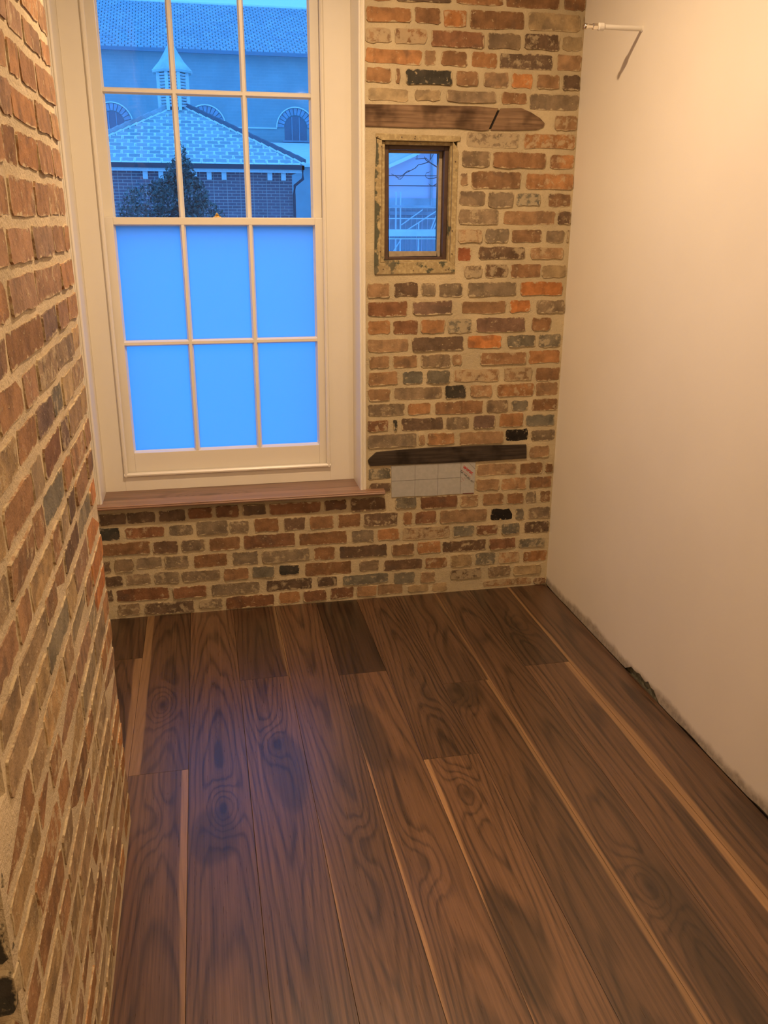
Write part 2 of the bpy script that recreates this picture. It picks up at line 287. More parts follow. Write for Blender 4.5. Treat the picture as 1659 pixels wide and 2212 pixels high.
BRICKS = '0.658 0.759 2.406 2.442 o0;0.773 0.987 2.409 2.451 d0;1.006 1.189 2.408 2.456 o0;1.2 1.416 2.407 2.464 b0;1.434 1.529 2.408 2.469 b0;0.658 0.834 2.338 2.389 o0;0.845 0.945 2.338 2.394 b0;0.957 1.048 2.332 2.392 O1;1.06 1.277 2.332 2.394 b0;1.295 1.505 2.335 2.396 p0;1.517 1.535 2.348 2.389 b0;0.658 0.757 2.267 2.319 t2;0.769 0.894 2.268 2.322 b2;0.909 1.119 2.264 2.321 r0;1.135 1.266 2.265 2.32 g0;1.283 1.425 2.266 2.323 d1;1.438 1.523 2.268 2.32 p0;0.657 0.876 2.199 2.251 o0;0.884 0.933 2.197 2.25 t0;0.951 1.054 2.198 2.252 b0;1.071 1.175 2.197 2.252 o0;1.183 1.403 2.197 2.253 d1;1.42 1.529 2.196 2.255 t0;0.66 0.758 2.133 2.187 o0;0.774 0.792 2.133 2.186 b0;0.815 0.998 2.13 2.185 k0;1.011 1.101 2.132 2.185 b0;1.123 1.226 2.129 2.185 t0;1.237 1.325 2.13 2.184 O1;1.341 1.435 2.13 2.185 t0;1.449 1.524 2.129 2.184 d0;0.668 0.824 2.071 2.117 p0;0.85 0.953 2.075 2.117 p0;0.976 1.175 2.073 2.117 g0;1.2 1.305 2.073 2.116 b0;1.315 1.528 2.055 2.115 g0;1.426 1.531 1.981 2.039 t1;1.061 1.28 1.914 1.97 g2;1.299 1.521 1.912 1.97 o2;1.045 1.162 1.84 1.902 g1;1.176 1.397 1.838 1.901 b0;1.418 1.527 1.838 1.894 o1;1.042 1.075 1.771 1.819 t0;1.087 1.295 1.76 1.827 b0;1.317 1.524 1.761 1.822 o1;1.041 1.148 1.695 1.751 g0;1.16 1.268 1.688 1.75 g0;1.279 1.384 1.696 1.747 s2;1.418 1.523 1.692 1.745 b1;1.04 1.209 1.623 1.684 g1;1.23 1.454 1.622 1.678 t0;1.464 1.525 1.624 1.678 d0;1.037 1.14 1.552 1.607 t2;1.156 1.257 1.552 1.609 g0;1.27 1.401 1.552 1.605 b0;1.418 1.499 1.552 1.602 g0;1.51 1.526 1.551 1.603 b0;1.038 1.097 1.481 1.535 R0;1.129 1.33 1.487 1.538 d1;1.353 1.497 1.487 1.534 t1;1.069 1.147 1.414 1.466 g2;1.16 1.261 1.413 1.467 d2;1.272 1.405 1.412 1.468 b0;1.409 1.516 1.411 1.464 p0;0.661 0.758 1.339 1.398 t0;0.774 0.877 1.341 1.399 d0;0.888 0.95 1.345 1.396 g1;0.965 1.067 1.337 1.393 g0;1.088 1.3 1.339 1.398 g0;1.317 1.508 1.339 1.397 Q0;0.665 0.833 1.264 1.324 r0;0.856 1.025 1.268 1.324 v0;1.065 1.258 1.268 1.32 b0;1.274 1.368 1.27 1.321 Q0;1.394 1.522 1.264 1.32 g1;0.665 0.759 1.191 1.248 o0;0.771 0.878 1.187 1.246 r0;0.889 0.993 1.19 1.248 o0;1.006 1.111 1.188 1.248 s2;1.131 1.348 1.19 1.251 v0;1.378 1.465 1.192 1.247 b0;0.665 0.84 1.117 1.171 t0;0.854 1.079 1.116 1.177 d0;1.094 1.245 1.123 1.178 Q0;1.272 1.398 1.124 1.177 s1;1.414 1.515 1.12 1.179 s1;0.671 0.758 1.051 1.102 t0;0.772 0.88 1.048 1.101 t0;0.892 1.02 1.046 1.104 g0;1.03 1.073 1.052 1.101 t1;1.154 1.359 1.051 1.104 b1;1.373 1.517 1.052 1.108 o0;0.665 0.793 0.979 1.036 t0;0.814 0.903 0.979 1.034 s0;0.919 1.022 0.979 1.035 s0;1.039 1.242 0.98 1.035 t2;1.265 1.391 0.979 1.038 t2;1.41 1.521 0.974 1.034 b0;0.665 0.76 0.912 0.964 t0;0.777 0.989 0.912 0.965 g0;1.001 1.097 0.911 0.968 k0;1.115 1.214 0.913 0.966 t1;1.238 1.404 0.911 0.966 o1;1.415 1.519 0.907 0.968 t0;0.665 0.825 0.846 0.901 g1;0.84 0.94 0.846 0.897 o0;0.96 1.175 0.841 0.901 b0;1.191 1.29 0.842 0.898 g1;1.307 1.386 0.844 0.892 s1;1.401 1.522 0.842 0.896 b1;0.664 0.755 0.779 0.83 r1;0.775 0.794 0.779 0.828 k0;0.81 0.998 0.775 0.831 d0;1.011 1.116 0.775 0.829 g1;1.134 1.231 0.772 0.833 v0;1.251 1.363 0.774 0.835 o0;1.378 1.513 0.772 0.826 s1;0.664 0.878 0.707 0.767 g0;0.889 0.918 0.71 0.759 t0;0.927 1.051 0.708 0.762 o0;1.073 1.276 0.702 0.76 t0;1.286 1.392 0.708 0.763 K0;1.403 1.52 0.703 0.756 g1;1.404 1.494 0.628 0.68 t0;0.666 0.768 0.565 0.616 s1;1.16 1.344 0.554 0.609 t0;1.362 1.47 0.552 0.605 b0;1.481 1.523 0.555 0.599 b1;0.671 0.767 0.509 0.549 d1;1.159 1.266 0.486 0.54 t0;1.278 1.399 0.481 0.539 t1;1.409 1.522 0.483 0.539 b0;0.788 0.884 0.424 0.478 s0;0.903 1.072 0.417 0.474 r0;1.086 1.172 0.414 0.469 t1;1.19 1.291 0.414 0.47 t0;1.305 1.388 0.414 0.467 b1;1.397 1.45 0.413 0.468 g1;1.467 1.52 0.414 0.467 b1;0.823 0.867 0.346 0.405 b0;0.878 0.978 0.346 0.404 r0;0.995 1.215 0.343 0.401 t0;1.232 1.34 0.34 0.395 K0;1.353 1.394 0.336 0.391 s1;1.413 1.522 0.334 0.391 g1;0.822 1.042 0.269 0.332 t2;1.056 1.157 0.27 0.325 s1;1.168 1.271 0.273 0.321 r1;1.289 1.375 0.269 0.321 s1;1.398 1.523 0.266 0.322 d1;0.891 1.002 0.202 0.258 o1;1.008 1.217 0.199 0.253 d1;1.232 1.361 0.195 0.252 r0;1.377 1.502 0.194 0.243 s2;0.736 0.915 0.129 0.18 d0;0.929 1.033 0.125 0.178 b1;1.049 1.152 0.124 0.184 p0;1.166 1.266 0.124 0.184 s1;1.281 1.383 0.125 0.179 t2;1.401 1.525 0.122 0.176 o1;0.782 0.884 0.059 0.117 s0;0.909 0.979 0.058 0.112 t1;1.05 1.198 0.061 0.113 d2;1.233 1.341 0.058 0.113 g1;1.357 1.492 0.06 0.108 p0;0.85 0.95 0.014 0.049 p0;0.963 1.036 0.008 0.051 p0;1.211 1.451 0.008 0.044 t2;1.459 1.525 0.004 0.036 r1;-0.474 -0.362 0.43 0.481 d0;-0.362 -0.242 0.429 0.48 d1;-0.233 -0.12 0.427 0.481 d0;-0.11 -0.005 0.436 0.484 r0;0.004 0.102 0.434 0.487 r0;0.116 0.219 0.435 0.486 d0;0.233 0.454 0.432 0.483 r0;0.47 0.571 0.435 0.484 r0;0.589 0.741 0.424 0.483 d0;-0.48 -0.392 0.36 0.419 k0;-0.372 -0.212 0.364 0.413 r1;-0.193 -0.094 0.363 0.413 g1;-0.078 0.055 0.362 0.421 g0;0.061 0.144 0.36 0.415 g1;0.165 0.271 0.355 0.419 b0;0.292 0.387 0.357 0.415 d0;0.406 0.513 0.352 0.412 b0;0.527 0.632 0.35 0.413 b0;0.646 0.8 0.35 0.411 d1;-0.481 -0.277 0.292 0.349 b0;-0.265 -0.16 0.287 0.344 d0;-0.148 -0.047 0.29 0.342 g1;-0.033 0.102 0.284 0.343 b0;0.114 0.341 0.282 0.345 r0;0.355 0.569 0.279 0.34 b0;0.59 0.692 0.276 0.336 g1;0.708 0.808 0.279 0.333 o0;-0.478 -0.443 0.218 0.269 d1;-0.428 -0.35 0.217 0.277 g0;-0.338 -0.233 0.223 0.275 g0;-0.223 -0.118 0.217 0.273 g1;-0.1 0.044 0.21 0.27 b0;0.063 0.178 0.21 0.272 g0;0.193 0.405 0.21 0.268 g1;0.421 0.516 0.206 0.268 b0;0.535 0.752 0.204 0.263 d0;0.772 0.875 0.201 0.256 b0;-0.473 -0.4 0.154 0.203 d1;-0.386 -0.286 0.151 0.204 g1;-0.272 -0.166 0.149 0.203 g1;-0.154 0.01 0.15 0.199 g1;0.024 0.132 0.141 0.197 b0;0.148 0.245 0.142 0.198 s0;0.266 0.356 0.148 0.193 k0;0.379 0.589 0.13 0.194 b0;0.624 0.715 0.139 0.189 g0;-0.476 -0.445 0.085 0.136 d1;-0.432 -0.214 0.078 0.135 r0;-0.197 -0.055 0.075 0.129 r0;-0.036 0.175 0.071 0.128 g1;0.204 0.411 0.071 0.126 d1;0.432 0.524 0.077 0.125 d1;0.548 0.758 0.073 0.122 s1;-0.434 -0.341 0.013 0.068 g1;-0.32 -0.112 0.007 0.063 d1;-0.089 0.012 0.015 0.062 g2;0.026 0.24 0.004 0.063 r0;0.258 0.356 0.007 0.065 o0;0.369 0.474 0.01 0.064 r0;0.491 0.598 0.011 0.067 r1;0.61 0.704 0.014 0.065 t0;0.708 0.828 0.012 0.065 t0'

# ================================================================== SHELL
WX0, WX1 = -.75, 1.525
# ---- floor of walnut boards, one object per board
floor = MB().box(-.80, 1.60, -7.55, .02, -.06, -.015).build('floor', plain('subfloor_ply', (.10, .07, .045), .9)); floor['kind'] = 'structure'
JX = [-.865, -.681, -.497, -.313, -.129, .055, .240, .426, .610, .795, .977, 1.148, 1.330, 1.520]
CUT = {2: [-.385, -2.6], 3: [-1.165, -3.1], 4: [-2.9], 5: [-.637, -2.75], 6: [-2.75], 7: [-.67, -2.95], 8: [-1.26, -3.2], 9: [-.81, -2.8], 10: [-2.9], 11: [-.737, -3.0], 12: [-2.7]}
# per board from the back wall forward: tone, sap (side, width, taper), knot (y, x offset, strength), grain (x offset, curvature, slope)
BD = {(2,0): (.66, (0,0,0), (0,-9,0), (0,1,1)), (2,1): (.92, (1,.03,0), (0,-9,0), (.03,1,1.2)),
 (3,0): (.80, (-1,.035,0), (.0,-.76,1.6), (0,1,2)), (3,1): (.95, (1,.022,0), (.0,-1.40,.8), (.02,1,1.5)),
 (4,0): (1.0, (1,.016,-.012), (.010,-1.38,1.9), (.0,1.2,1.6)),
 (5,0): (.58, (1,.006,0), (0,-9,0), (.0,1,1)), (5,1): (1.08, (1,.012,-.016), (.004,-1.08,1.2), (-.01,1.3,-1.4)),
 (6,0): (1.02, (-1,.0,0), (.02,-1.62,.8), (.0,1.5,-1.5)),
 (7,0): (.42, (0,0,0), (0,-9,0), (.06,.5,.5)), (7,1): (1.22, (-1,.012,0), (-.02,-1.72,.9), (.02,1.4,1.0)),
 (8,0): (.92, (1,.004,0), (.02,-.87,.6), (.0,1.6,1.9)), (8,1): (1.28, (-1,.014,0), (-.005,-1.45,1.3), (.0,1.5,-1.7)),
 (9,0): (.86, (1,.012,0), (.0,-.3,.4), (.03,1,1)), (9,1): (.84, (1,.020,0), (-.045,-.865,1.3), (.0,1.2,1.3)),
 (10,0): (.86, (-1,.014,0), (-.01,-1.92,1.6), (.0,1.4,1.7)),
 (11,0): (.66, (-1,.0,0), (.0,-.385,1.1), (.0,1,1)), (11,1): (1.02, (1,.030,0), (.0,-9,0), (.03,.8,.8)),
 (12,0): (.86, (-1,.016,0), (0,-9,0), (.04,.5,.6))}
STN = {(10, 0): (.02, -2.10, .34), (5, 1): (.035, -1.22, .22), (9, 1): (-.03, -.90, .12), (8, 1): (-.04, -2.02, .2), (4, 0): (-.02, -1.5, .13), (7, 1): (-.05, -1.1, .2), (2, 1): (0, -2.0, .4)}
for k in range(len(JX)-1):
    x0, x1 = max(JX[k], WX0), JX[k+1]
    if x1 <= WX0 + .01: continue
    ys = [.0] + CUT.get(k, [-2.0]) + [-4.9, -7.5]
    for i in range(len(ys)-1):
        L = ys[i]-ys[i+1]; cx = (x0+x1)/2; yc = ys[i+1]
        g = .00045; mb = MB().box(x0-cx+g, x1-cx-g, g, L-g, -.016, rnd.uniform(-.0002, .0002))
        o = mb.build('floorboard', M_WALNUT, floor, bevel=.0007); o.location = (cx, yc, 0)
        tn, sp, kn, gr = BD.get((k, i), (rnd.uniform(.85, 1.1), (rnd.choice((-1, 1)), rnd.uniform(0, .02), 0), (rnd.uniform(-.04, .04), yc+L*rnd.random(), rnd.uniform(0, 1)), (rnd.uniform(-.02, .02), 1.1, rnd.choice((-1.3, 1.4)))))
        o['tone'] = float(tn); o['sap'] = [float(sp[0]), float(sp[1]), float(sp[2])]; o['knot'] = [float(kn[0]), float(kn[1]-yc), float(kn[2])]; o['grain'] = [float(q) for q in gr]
        s_ = STN.get((k, i), (0, 0, 0)); o['stain'] = [float(s_[0]), float(s_[1]-yc), float(s_[2])]
# ---- ceiling and plain walls out of view
M_CREAM = M_PLASTER
st = lambda o: tag(o, kind='structure')
st(MB().box(WX0-.15, 1.75, -7.65, .35, 2.82, 2.95).build('ceiling', M_WHITE))
st(MB().box(WX0-.15, 1.75, -7.65, -7.5, -.06, 2.82).build('wall_front', M_CREAM))
st(MB().box(WX0-.15, WX0, -7.5, .0, -.06, 2.82).build('wall_recess', M_CREAM))
# ---- right wall: skimmed board with a broken lower edge
pts = [(.0, 2.82), (-7.5, 2.82), (-7.5, .004)]
y = -7.45
while y < -.01:
    z = -.003 + rnd.uniform(0, .002)
    if -1.08 < y < -.83: z = .004 + .034*max(0, math.sin((y+1.08)/.25*math.pi))**.6 * rnd.uniform(.55, 1.15)
    if -1.36 < y < -1.22: z = .003
    if -2.05 < y < -1.68: z = .005
    pts.append((y, z)); y += .022 if -1.12 < y < -.8 else .06
pts.append((.0, .004))
wr = st(MB().prism(pts, 0, 1.525, 1.537).build('wall_right', M_PLASTER))
MB().box(1.538, 1.75, -7.5, .35, -.06, 2.82).build('backing_render', M_RUBBLE, wr)

# ---- back wall: lime mortar bed with the bricks set in it
SW = (.700, 1.026, 1.436, 1.951)          # small window hole
WB = (-.472, .650, .505, 2.699)            # sash window hole
FB = (.768, 1.151, .478, .624)
mb = MB(); Y0, Y1 = 0.0, .34
mb.box(-.90, WB[0], Y0, Y1, -.06, 2.95)
mb.box(WB[0], WB[1], Y0, Y1, -.06, WB[2]); mb.box(WB[0], WB[1], Y0, Y1, WB[3], 2.95)
for (ya, yb_, xa, xb, za, zb) in ((Y0, .11, SW[0], SW[1], SW[2], SW[3]), (.11, Y1, SW[0], 1.12, 1.40, 2.0)):
    mb.box(WB[1], xa, ya, yb_, -.06, 2.95); mb.box(xb, 1.75, ya, yb_, -.06, 2.95)
    mb.box(xa, xb, ya, yb_, -.06, za); mb.box(xa, xb, ya, yb_, zb, 2.95)
wb = st(mb.build('wall_back', M_MORTAR))
for s in BRICKS.split(';'):
    a = s.split(); x0, x1, z0, z1 = map(float, a[:4])
    x1 = min(x1, 1.521)
    pr = .0035+rnd.uniform(-.002, .003)
    if a[4][0] in 'K': pr = .001  # K marks holes: their darkness is painted as near-black bricks
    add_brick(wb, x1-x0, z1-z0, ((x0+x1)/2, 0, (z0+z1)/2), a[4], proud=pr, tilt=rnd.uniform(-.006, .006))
# courses above the frame and behind the pier
for r in range(4):
    z = 2.515 + r*.0745; x = .665 + (.11 if r % 2 else 0)
    while x < 1.42:
        L = rnd.choice((.105, .215)); L = min(L, 1.52-x); add_brick(wb, L, .057, (x+L/2, 0, z), rnd.choice('tobg')+'0'); x += L+.014
for r in range(35):
    add_brick(wb, rnd.choice((.215, .19)), .057, (-.608, 0, .045+r*.0765), rnd.choice('tbgdr')+str(rnd.choice((0, 1))))
# timber lintels
L1 = [(.652, 2.058), (.966, 2.061), (1.10, 2.062), (1.187, 2.057), (1.149, 1.977), (1.12, 1.974), (1.021, 1.981), (.84, 1.979), (.652, 1.981)]
L2 = [(1.197, 2.057), (1.28, 2.061), (1.323, 2.046), (1.362, 2.026), (1.383, 2.008), (1.377, 1.993), (1.351, 1.983), (1.25, 1.978), (1.159, 1.977)]
t1 = empty('timber_lintel', (0, 0, 0)); t1.parent = wb; t1['label'] = 'old oak lintel split near its tapered end, above the small window'
MB().prism(L1, 1, -.007, .05).build('long_piece', M_TIMBER_A, t1, bevel=.002); MB().prism(L2, 1, -.006, .05).build('split_end', M_TIMBER_A, t1, bevel=.002)
MB().prism([(1.180, 2.050), (1.200, 2.050), (1.166, 1.982), (1.145, 1.982)], 1, -.0015, .05).build('split', plain('crack_shade', (.02, .014, .01), .95), t1)  # near-black filler, painted in for the shade inside the crack
t2 = MB().prism([(.664, .653), (.672, .664), (.701, .689), (.80, .694), (.949, .698), (1.17, .696), (1.384, .691), (1.388, .628), (1.27, .627), (1.151, .625), (.883, .628), (.76, .629), (.674, .629)], 1, -.009, .05).build('timber_lintel', M_TIMBER_B, wb, bevel=.002)
t2['label'] = 'dark charred timber bearer above the insulation board'
# insulation board let into the wall
ib = empty('insulation_board', (.96, 0, .55)); tag(ib, 'foil-faced insulation board patch with a printed grid and red web address, under the dark timber', 'insulation board')
t = NT('foil_facing'); o_ = t.obj(); n1 = t.noise(o_, 16, 3, .6, .8); n2 = t.noise(o_, 60, 3)
t.bsdf(t.mix(t.sstep(n2, .35, .7), (.43, .42, .385), (.47, .455, .42)), .45, bump=t.math('ADD', n1, t.math('MULTIPLY', n2, .25)), bstr=.25, bdist=.004, Metallic=.15); M_FOIL = t.m
core = MB().prism([(.7705, .480), (.7695, .552), (.7685, .6235), (.87, .6245), (.96, .6225), (1.06, .6245), (1.151, .6225), (1.1505, .56), (1.149, .4765), (1.05, .4785), (.94, .4765), (.85, .4805)], 1, -.004, .06).build('board', M_FOIL, ib)
core.location = (-.96, 0, -.55)
M_INKG = plain('grey_ink', (.16, .145, .13), .7); M_INKR = plain('red_ink', (.50, .045, .04), .6); M_INKP = plain('faded_red_ink', (.42, .24, .20), .7)
def ib_line(name, x0, z0, x1, z1, wd, mat):
    d = Vector((x1-x0, z1-z0)); n = Vector((-d.y, d.x)).normalized()*wd/2
    p = [(x0+n.x, z0+n.y), (x1+n.x, z1+n.y), (x1-n.x, z1-n.y), (x0-n.x, z0-n.y)]
    o = MB().prism(p, 1, -.0046, -.0035).build(name, mat, ib); o.location = (-.96, 0, -.55)
for x in (.875, .979, 1.084): ib_line('grid_line', x, .4795, x, .623, .0012, M_INKG)
ib_line('grid_line', .770, .5545, 1.083, .5545, .0012, M_INKG)
ib_line('grid_line', 1.118, .622, 1.150, .590, .0010, M_INKG)
ib_line('printed_edge', 1.096, .4785, 1.148, .4775, .003, plain('maroon_tape', (.12, .02, .02), .6))
def text(body, size, loc, ang, mat, parent, name='printed_text', ext=.0004):
    cu = bpy.data.curves.new(name, 'FONT'); cu.body = body; cu.size = size; cu.extrude = ext; cu.offset = size*.012
    tmp = bpy.data.objects.new('tmp', cu); COL.objects.link(tmp); bpy.context.view_layer.update()
    me = bpy.data.meshes.new_from_object(tmp.evaluated_get(bpy.context.evaluated_depsgraph_get())); bpy.data.objects.remove(tmp)
    me.materials.clear(); me.materials.append(mat); o = link(name, me, parent)
    o.rotation_euler = (math.pi/2, -ang, 0); o.location = loc; return o
A1 = -math.radians(40)
text('www.', .0255, (.131, -.0046, .0505), A1, M_INKR, ib)['label'] = 'red printed web prefix'
ib_line('printed_line', 1.089, .588, 1.131, .553, .0010, M_INKR); 
text('Tel: +44 (0)1 671', .0125, (.1185, -.0046, .034), A1-.06, M_INKG, ib)
for q in ((1.086, .556, 1.098, .545), (1.090, .548, 1.101, .537), (1.098, .556, 1.108, .546), (1.083, .540, 1.090, .533)): ib_line('faded_print', *q, .0018, M_INKP)

# ---- brick pier on the left (its face x = -.29 runs towards the camera)
PX = -.29; PY0, PY1 = -1.385, -2.60
prof = [(PY0, -.06), (PY0, 2.82), (-2.80, 2.82), (-2.80, 1.012), (-2.535, 1.012), (-2.535, .936), (-2.62, .936), (-2.62, -.06)]
wl = st(MB().prism(prof, 0, -.75, PX).build('wall_left', mortar_mat('sandy_mortar', (.63, .51, .335))))
beds = [0.0, .026, .104, .182, .26, .338, .416, .494, .572, .652, .738, .813, .895, .975, 1.045, 1.118, 1.194, 1.271, 1.345, 1.418, 1.490, 1.566, 1.642, 1.720, 1.797, 1.868, 1.943, 2.005, 2.080, 2.157, 2.234, 2.311, 2.388, 2.465, 2.542, 2.619, 2.696, 2.773, 2.82]
# joints read off the photograph for the courses in view (distance along the pier), the rest in random bond
def py_at(px, pz):   # joint positions were measured on the pier face already
    return px
JO = {26: [-1.50, -1.70, -1.85], 25: [-1.60, -1.78], 24: [-1.47, -1.66, -1.90], 23: [-1.50, -1.70, -1.90], 22: [-1.48, -1.62, -1.78, -2.02], 21: [-1.46, -1.62, -1.86, -2.08],
      20: [-1.58, -1.88, -2.12], 19: [-1.52, -1.68, -1.87, -2.18], 18: [-1.50, -1.75, -1.97, -2.10, -2.30], 17: [-1.56, -1.72, -1.85, -2.03, -2.20]}
PW = {'hi': 'aaacacobct', 'mid': 'acuwacauwe', 'lo': 'oauwacuwcb'}
CC = {(17, 2): 's1', (17, 3): 'v0', (16, 3): 'r0', (16, 2): 'v1', (15, 3): 's0', (18, 2): 'g2', (18, 1): 'g1', (19, 2): 'v0', (14, 2): 'd0', (13, 2): 'd0', (13, 1): 'e0', (12, 3): 'e0', (12, 0): 'O0', (11, 0): 'O0', (10, 0): 'Q0', (9, 0): 'o0', (14, 0): 'b0', (13, 0): 'O0', (20, 0): 'o0', (21, 0): 'o0', (4, 0): 'O1', (5, 0): 'o0', (3, 0): 'O0'}
for r in range(1, len(beds)-1):
    z0, z1 = beds[r], beds[r+1]; H = (z1-z0)-(.0180 if z0 < 1.0 else .0155)
    yend = -2.60 if z1 < .94 else (-2.52 if z0 < .98 else -2.79)
    if z0 > 1.0: yend = -2.79
    js = [PY0+rnd.uniform(-.004, .012)] + list(JO.get(r, []))
    hd = rnd.random() < .5
    while js[-1] > yend+.06:
        L = (.102 if hd else .208)*rnd.uniform(.92, 1.08); hd = (not hd) if rnd.random() < .75 else hd
        nx = js[-1]-L-.012
        if nx < yend+.05: nx = yend
        js.append(nx)
    for i in range(len(js)-1):
        a, b = js[i], js[i+1]; g = .006
        y0, y1 = b+(g if i < len(js)-2 else 0), a-(g if i else 0); L = y1-y0
        if L < .025: continue
        pal = PW['hi'] if z0 > 1.38 else (PW['mid'] if z0 > .6 else PW['lo'])
        code = CC.get((r, i)) or rnd.choice(pal)+str(rnd.choice((0, 0, 1, 1, 1) if z0 < 1.0 else (0, 0, 0, 1)))
        add_brick(wl, L, H*rnd.uniform(.93, 1.02), (PX, (y0+y1)/2, (z0+z1)/2+rnd.uniform(-.001, .001)-(.02*max(0, (-1.6-(y0+y1)/2)) if .6 < z0 < 1.0 else 0)*0), code, rot=math.pi/2+rnd.uniform(-.005, .005), proud=(.0022 if z0 > 1.0 else .0014)+rnd.uniform(-.0012, .0018))
up_ = MB()
for r in range(14, len(beds)-1):
    z0, z1 = beds[r], beds[r+1]; x = PX
    for L in ((.10, .21) if r % 2 else (.21, .10)): up_.box(x-L, x, -2.803, -2.79, z0+.008, z1-.008); x -= L+.014
q = up_.build('brickwork', M_BRICK, wl); q.color = (.31, .18, .09, .3); q['kind'] = 'stuff'; q['brick_length'] = .3
for r in range(1, 12):      # rough end of the pier facing the room; dark brick codes paint in its shade
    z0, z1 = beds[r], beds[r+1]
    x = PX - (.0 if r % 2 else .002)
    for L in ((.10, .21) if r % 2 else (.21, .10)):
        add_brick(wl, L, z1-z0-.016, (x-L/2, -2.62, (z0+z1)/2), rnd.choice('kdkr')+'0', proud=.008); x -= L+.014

# ================================================================== SASH WINDOW
w1 = st(empty('window_1', (.09, 0, .525)))
def wpart(mb, name, mat=M_PAINT, parent=None, bevel=.0015, smooth=False):
    o = mb.build(name, mat, parent or w1, bevel=bevel, smooth=smooth)
    if not parent or parent is w1: o.location = (-.09, 0, -.525)
    return o
# jamb linings with a reeded front edge
def reed(x0, x1, sgn):      # plan profile (x,y)
    w_ = x1-x0; f = []
    n = 16
    for i in range(n+1):
        u = i/n; q = u if sgn > 0 else 1-u
        d = -.006 - (.004*math.sin(min(1, q/.42)*math.pi) if q < .42 else (.0045 if q < .55 else .0055*math.sin((q-.55)/.45*math.pi)+.001))
        f.append((x0+u*w_, d))
    return f + [(x1, .165), (x0, .165)]
wpart(MB().prism(reed(-.479, -.451, 1), 2, .525, 2.699), 'jamb_lining', bevel=0)
wpart(MB().prism(reed(.630, .656, -1), 2, .525, 2.699), 'jamb_lining', bevel=0)
# box frame face
wpart(MB().box(-.451, -.368, .160, .185, .525, 2.699), 'box_face'); wpart(MB().box(.523, .630, .160, .185, .525, 2.699), 'box_face')
wpart(MB().box(-.368, .523, .160, .185, .525, .594), 'bottom_board'); wpart(MB().box(-.368, .523, .160, .185, 2.655, 2.699), 'head_board')
# outer box behind the faces
wpart(MB().box(-.475, -.372, .187, .30, .50, 2.699).box(.527, .655, .187, .30, .50, 2.699).box(-.372, .527, .187, .30, 2.66, 2.699).box(-.372, .527, .187, .30, .50, .592), 'outer_box')
# staff bead round the opening
def bead(x0, x1, y0, z0, z1, vert, flip):
    pr = [(0, 0), (0, .010), (.004, .016), (.010, .017), (.016, .012), (.016, 0)]
    if flip: pr = [(.016-a, b) for a, b in pr]
    if vert: return MB().prism([(x0+a, y0-b) for a, b in pr], 2, z0, z1)
    return MB().prism([(y0-b, z0+a) for a, b in pr], 0, x0, x1)
wpart(bead(-.369, 0, .161, .592, 2.66, True, False), 'staff_bead', bevel=0); wpart(bead(.507, 0, .161, .592, 2.66, True, True), 'staff_bead', bevel=0)
wpart(bead(-.369, .523, .161, .590, 0, False, False), 'staff_bead', bevel=0); wpart(bead(-.369, .523, .161, 2.642, 0, False, True), 'staff_bead', bevel=0)
XG0, XG1 = -.321, .477
def gbar(axis, c, a, b, yf, yb):
    wd, wn = .0115, .0055
    pr = [(c-wn, yf), (c+wn, yf), (c+wn+.001, yf+.005), (c+wd, yf+.014), (c+wd, yb), (c-wd, yb), (c-wd, yf+.014), (c-wn-.001, yf+.005)]
    if axis == 2: return MB().prism(pr, 2, a, b)
    return MB().prism([(q[1], q[0]) for q in pr], 0, a, b)
def sash(name, yf, yb, z0, z1, g0, g1, zbar, panemat, panename):
    s = empty(name, (0, 0, 0)); s.parent = w1; s.location = (-.09, 0, -.525)
    MB().box(-.3715, XG0, yf, yb, z0, z1).build('stile', M_PAINT, s, bevel=.002); MB().box(XG1, .5265, yf, yb, z0, z1).build('stile', M_PAINT, s, bevel=.002)
    MB().box(XG0, XG1, yf, yb, z0, g0).build('bottom_rail', M_PAINT, s, bevel=.002); MB().box(XG0, XG1, yf, yb, g1, z1).build('top_rail', M_PAINT, s, bevel=.002)
    xs = [-.055, .2135]
    for x in xs: gbar(2, x, g0, g1, yf+.001, yb-.006).build('glazing_bar', M_PAINT, s)
    gbar(0, zbar, XG0, XG1, yf+.0015, yb-.0065).build('glazing_bar', M_PAINT, s)
    # thin glazing mould round the inside of each light
    yg = yb-.014
    cols = [(XG0, xs[0]), (xs[0], xs[1]), (xs[1], XG1)]
    for a, b in cols:
        for c, d in ((g0, zbar), (zbar, g1)):
            MB().box(a+.001, b-.001, yg, yg+.003, c+.001, d-.001).build(panename, panemat, s)
    m = .006; md = MB()
    for (za, zb) in ((g0, g0+m), (g1-m, g1)): md.prism([(yf+.010, za if za == g0 else zb), (yg, za), (yg, zb)], 0, XG0, XG1)
    for (xa, xb) in ((XG0, XG0+m), (XG1-m, XG1)): md.prism([(xa if xa == XG0 else xb, yf+.010), (xa, yg), (xb, yg)], 2, g0, g1)
    md.build('glazing_mould', M_PAINT, s)
    return s
sash('lower_sash', .170, .212, .600, 1.647, .689, 1.619, 1.152, M_FROST, 'frosted_pane')
sash('upper_sash', .218, .258, 1.600, 2.655, 1.640, 2.572, 2.107, M_GLASS, 'pane')
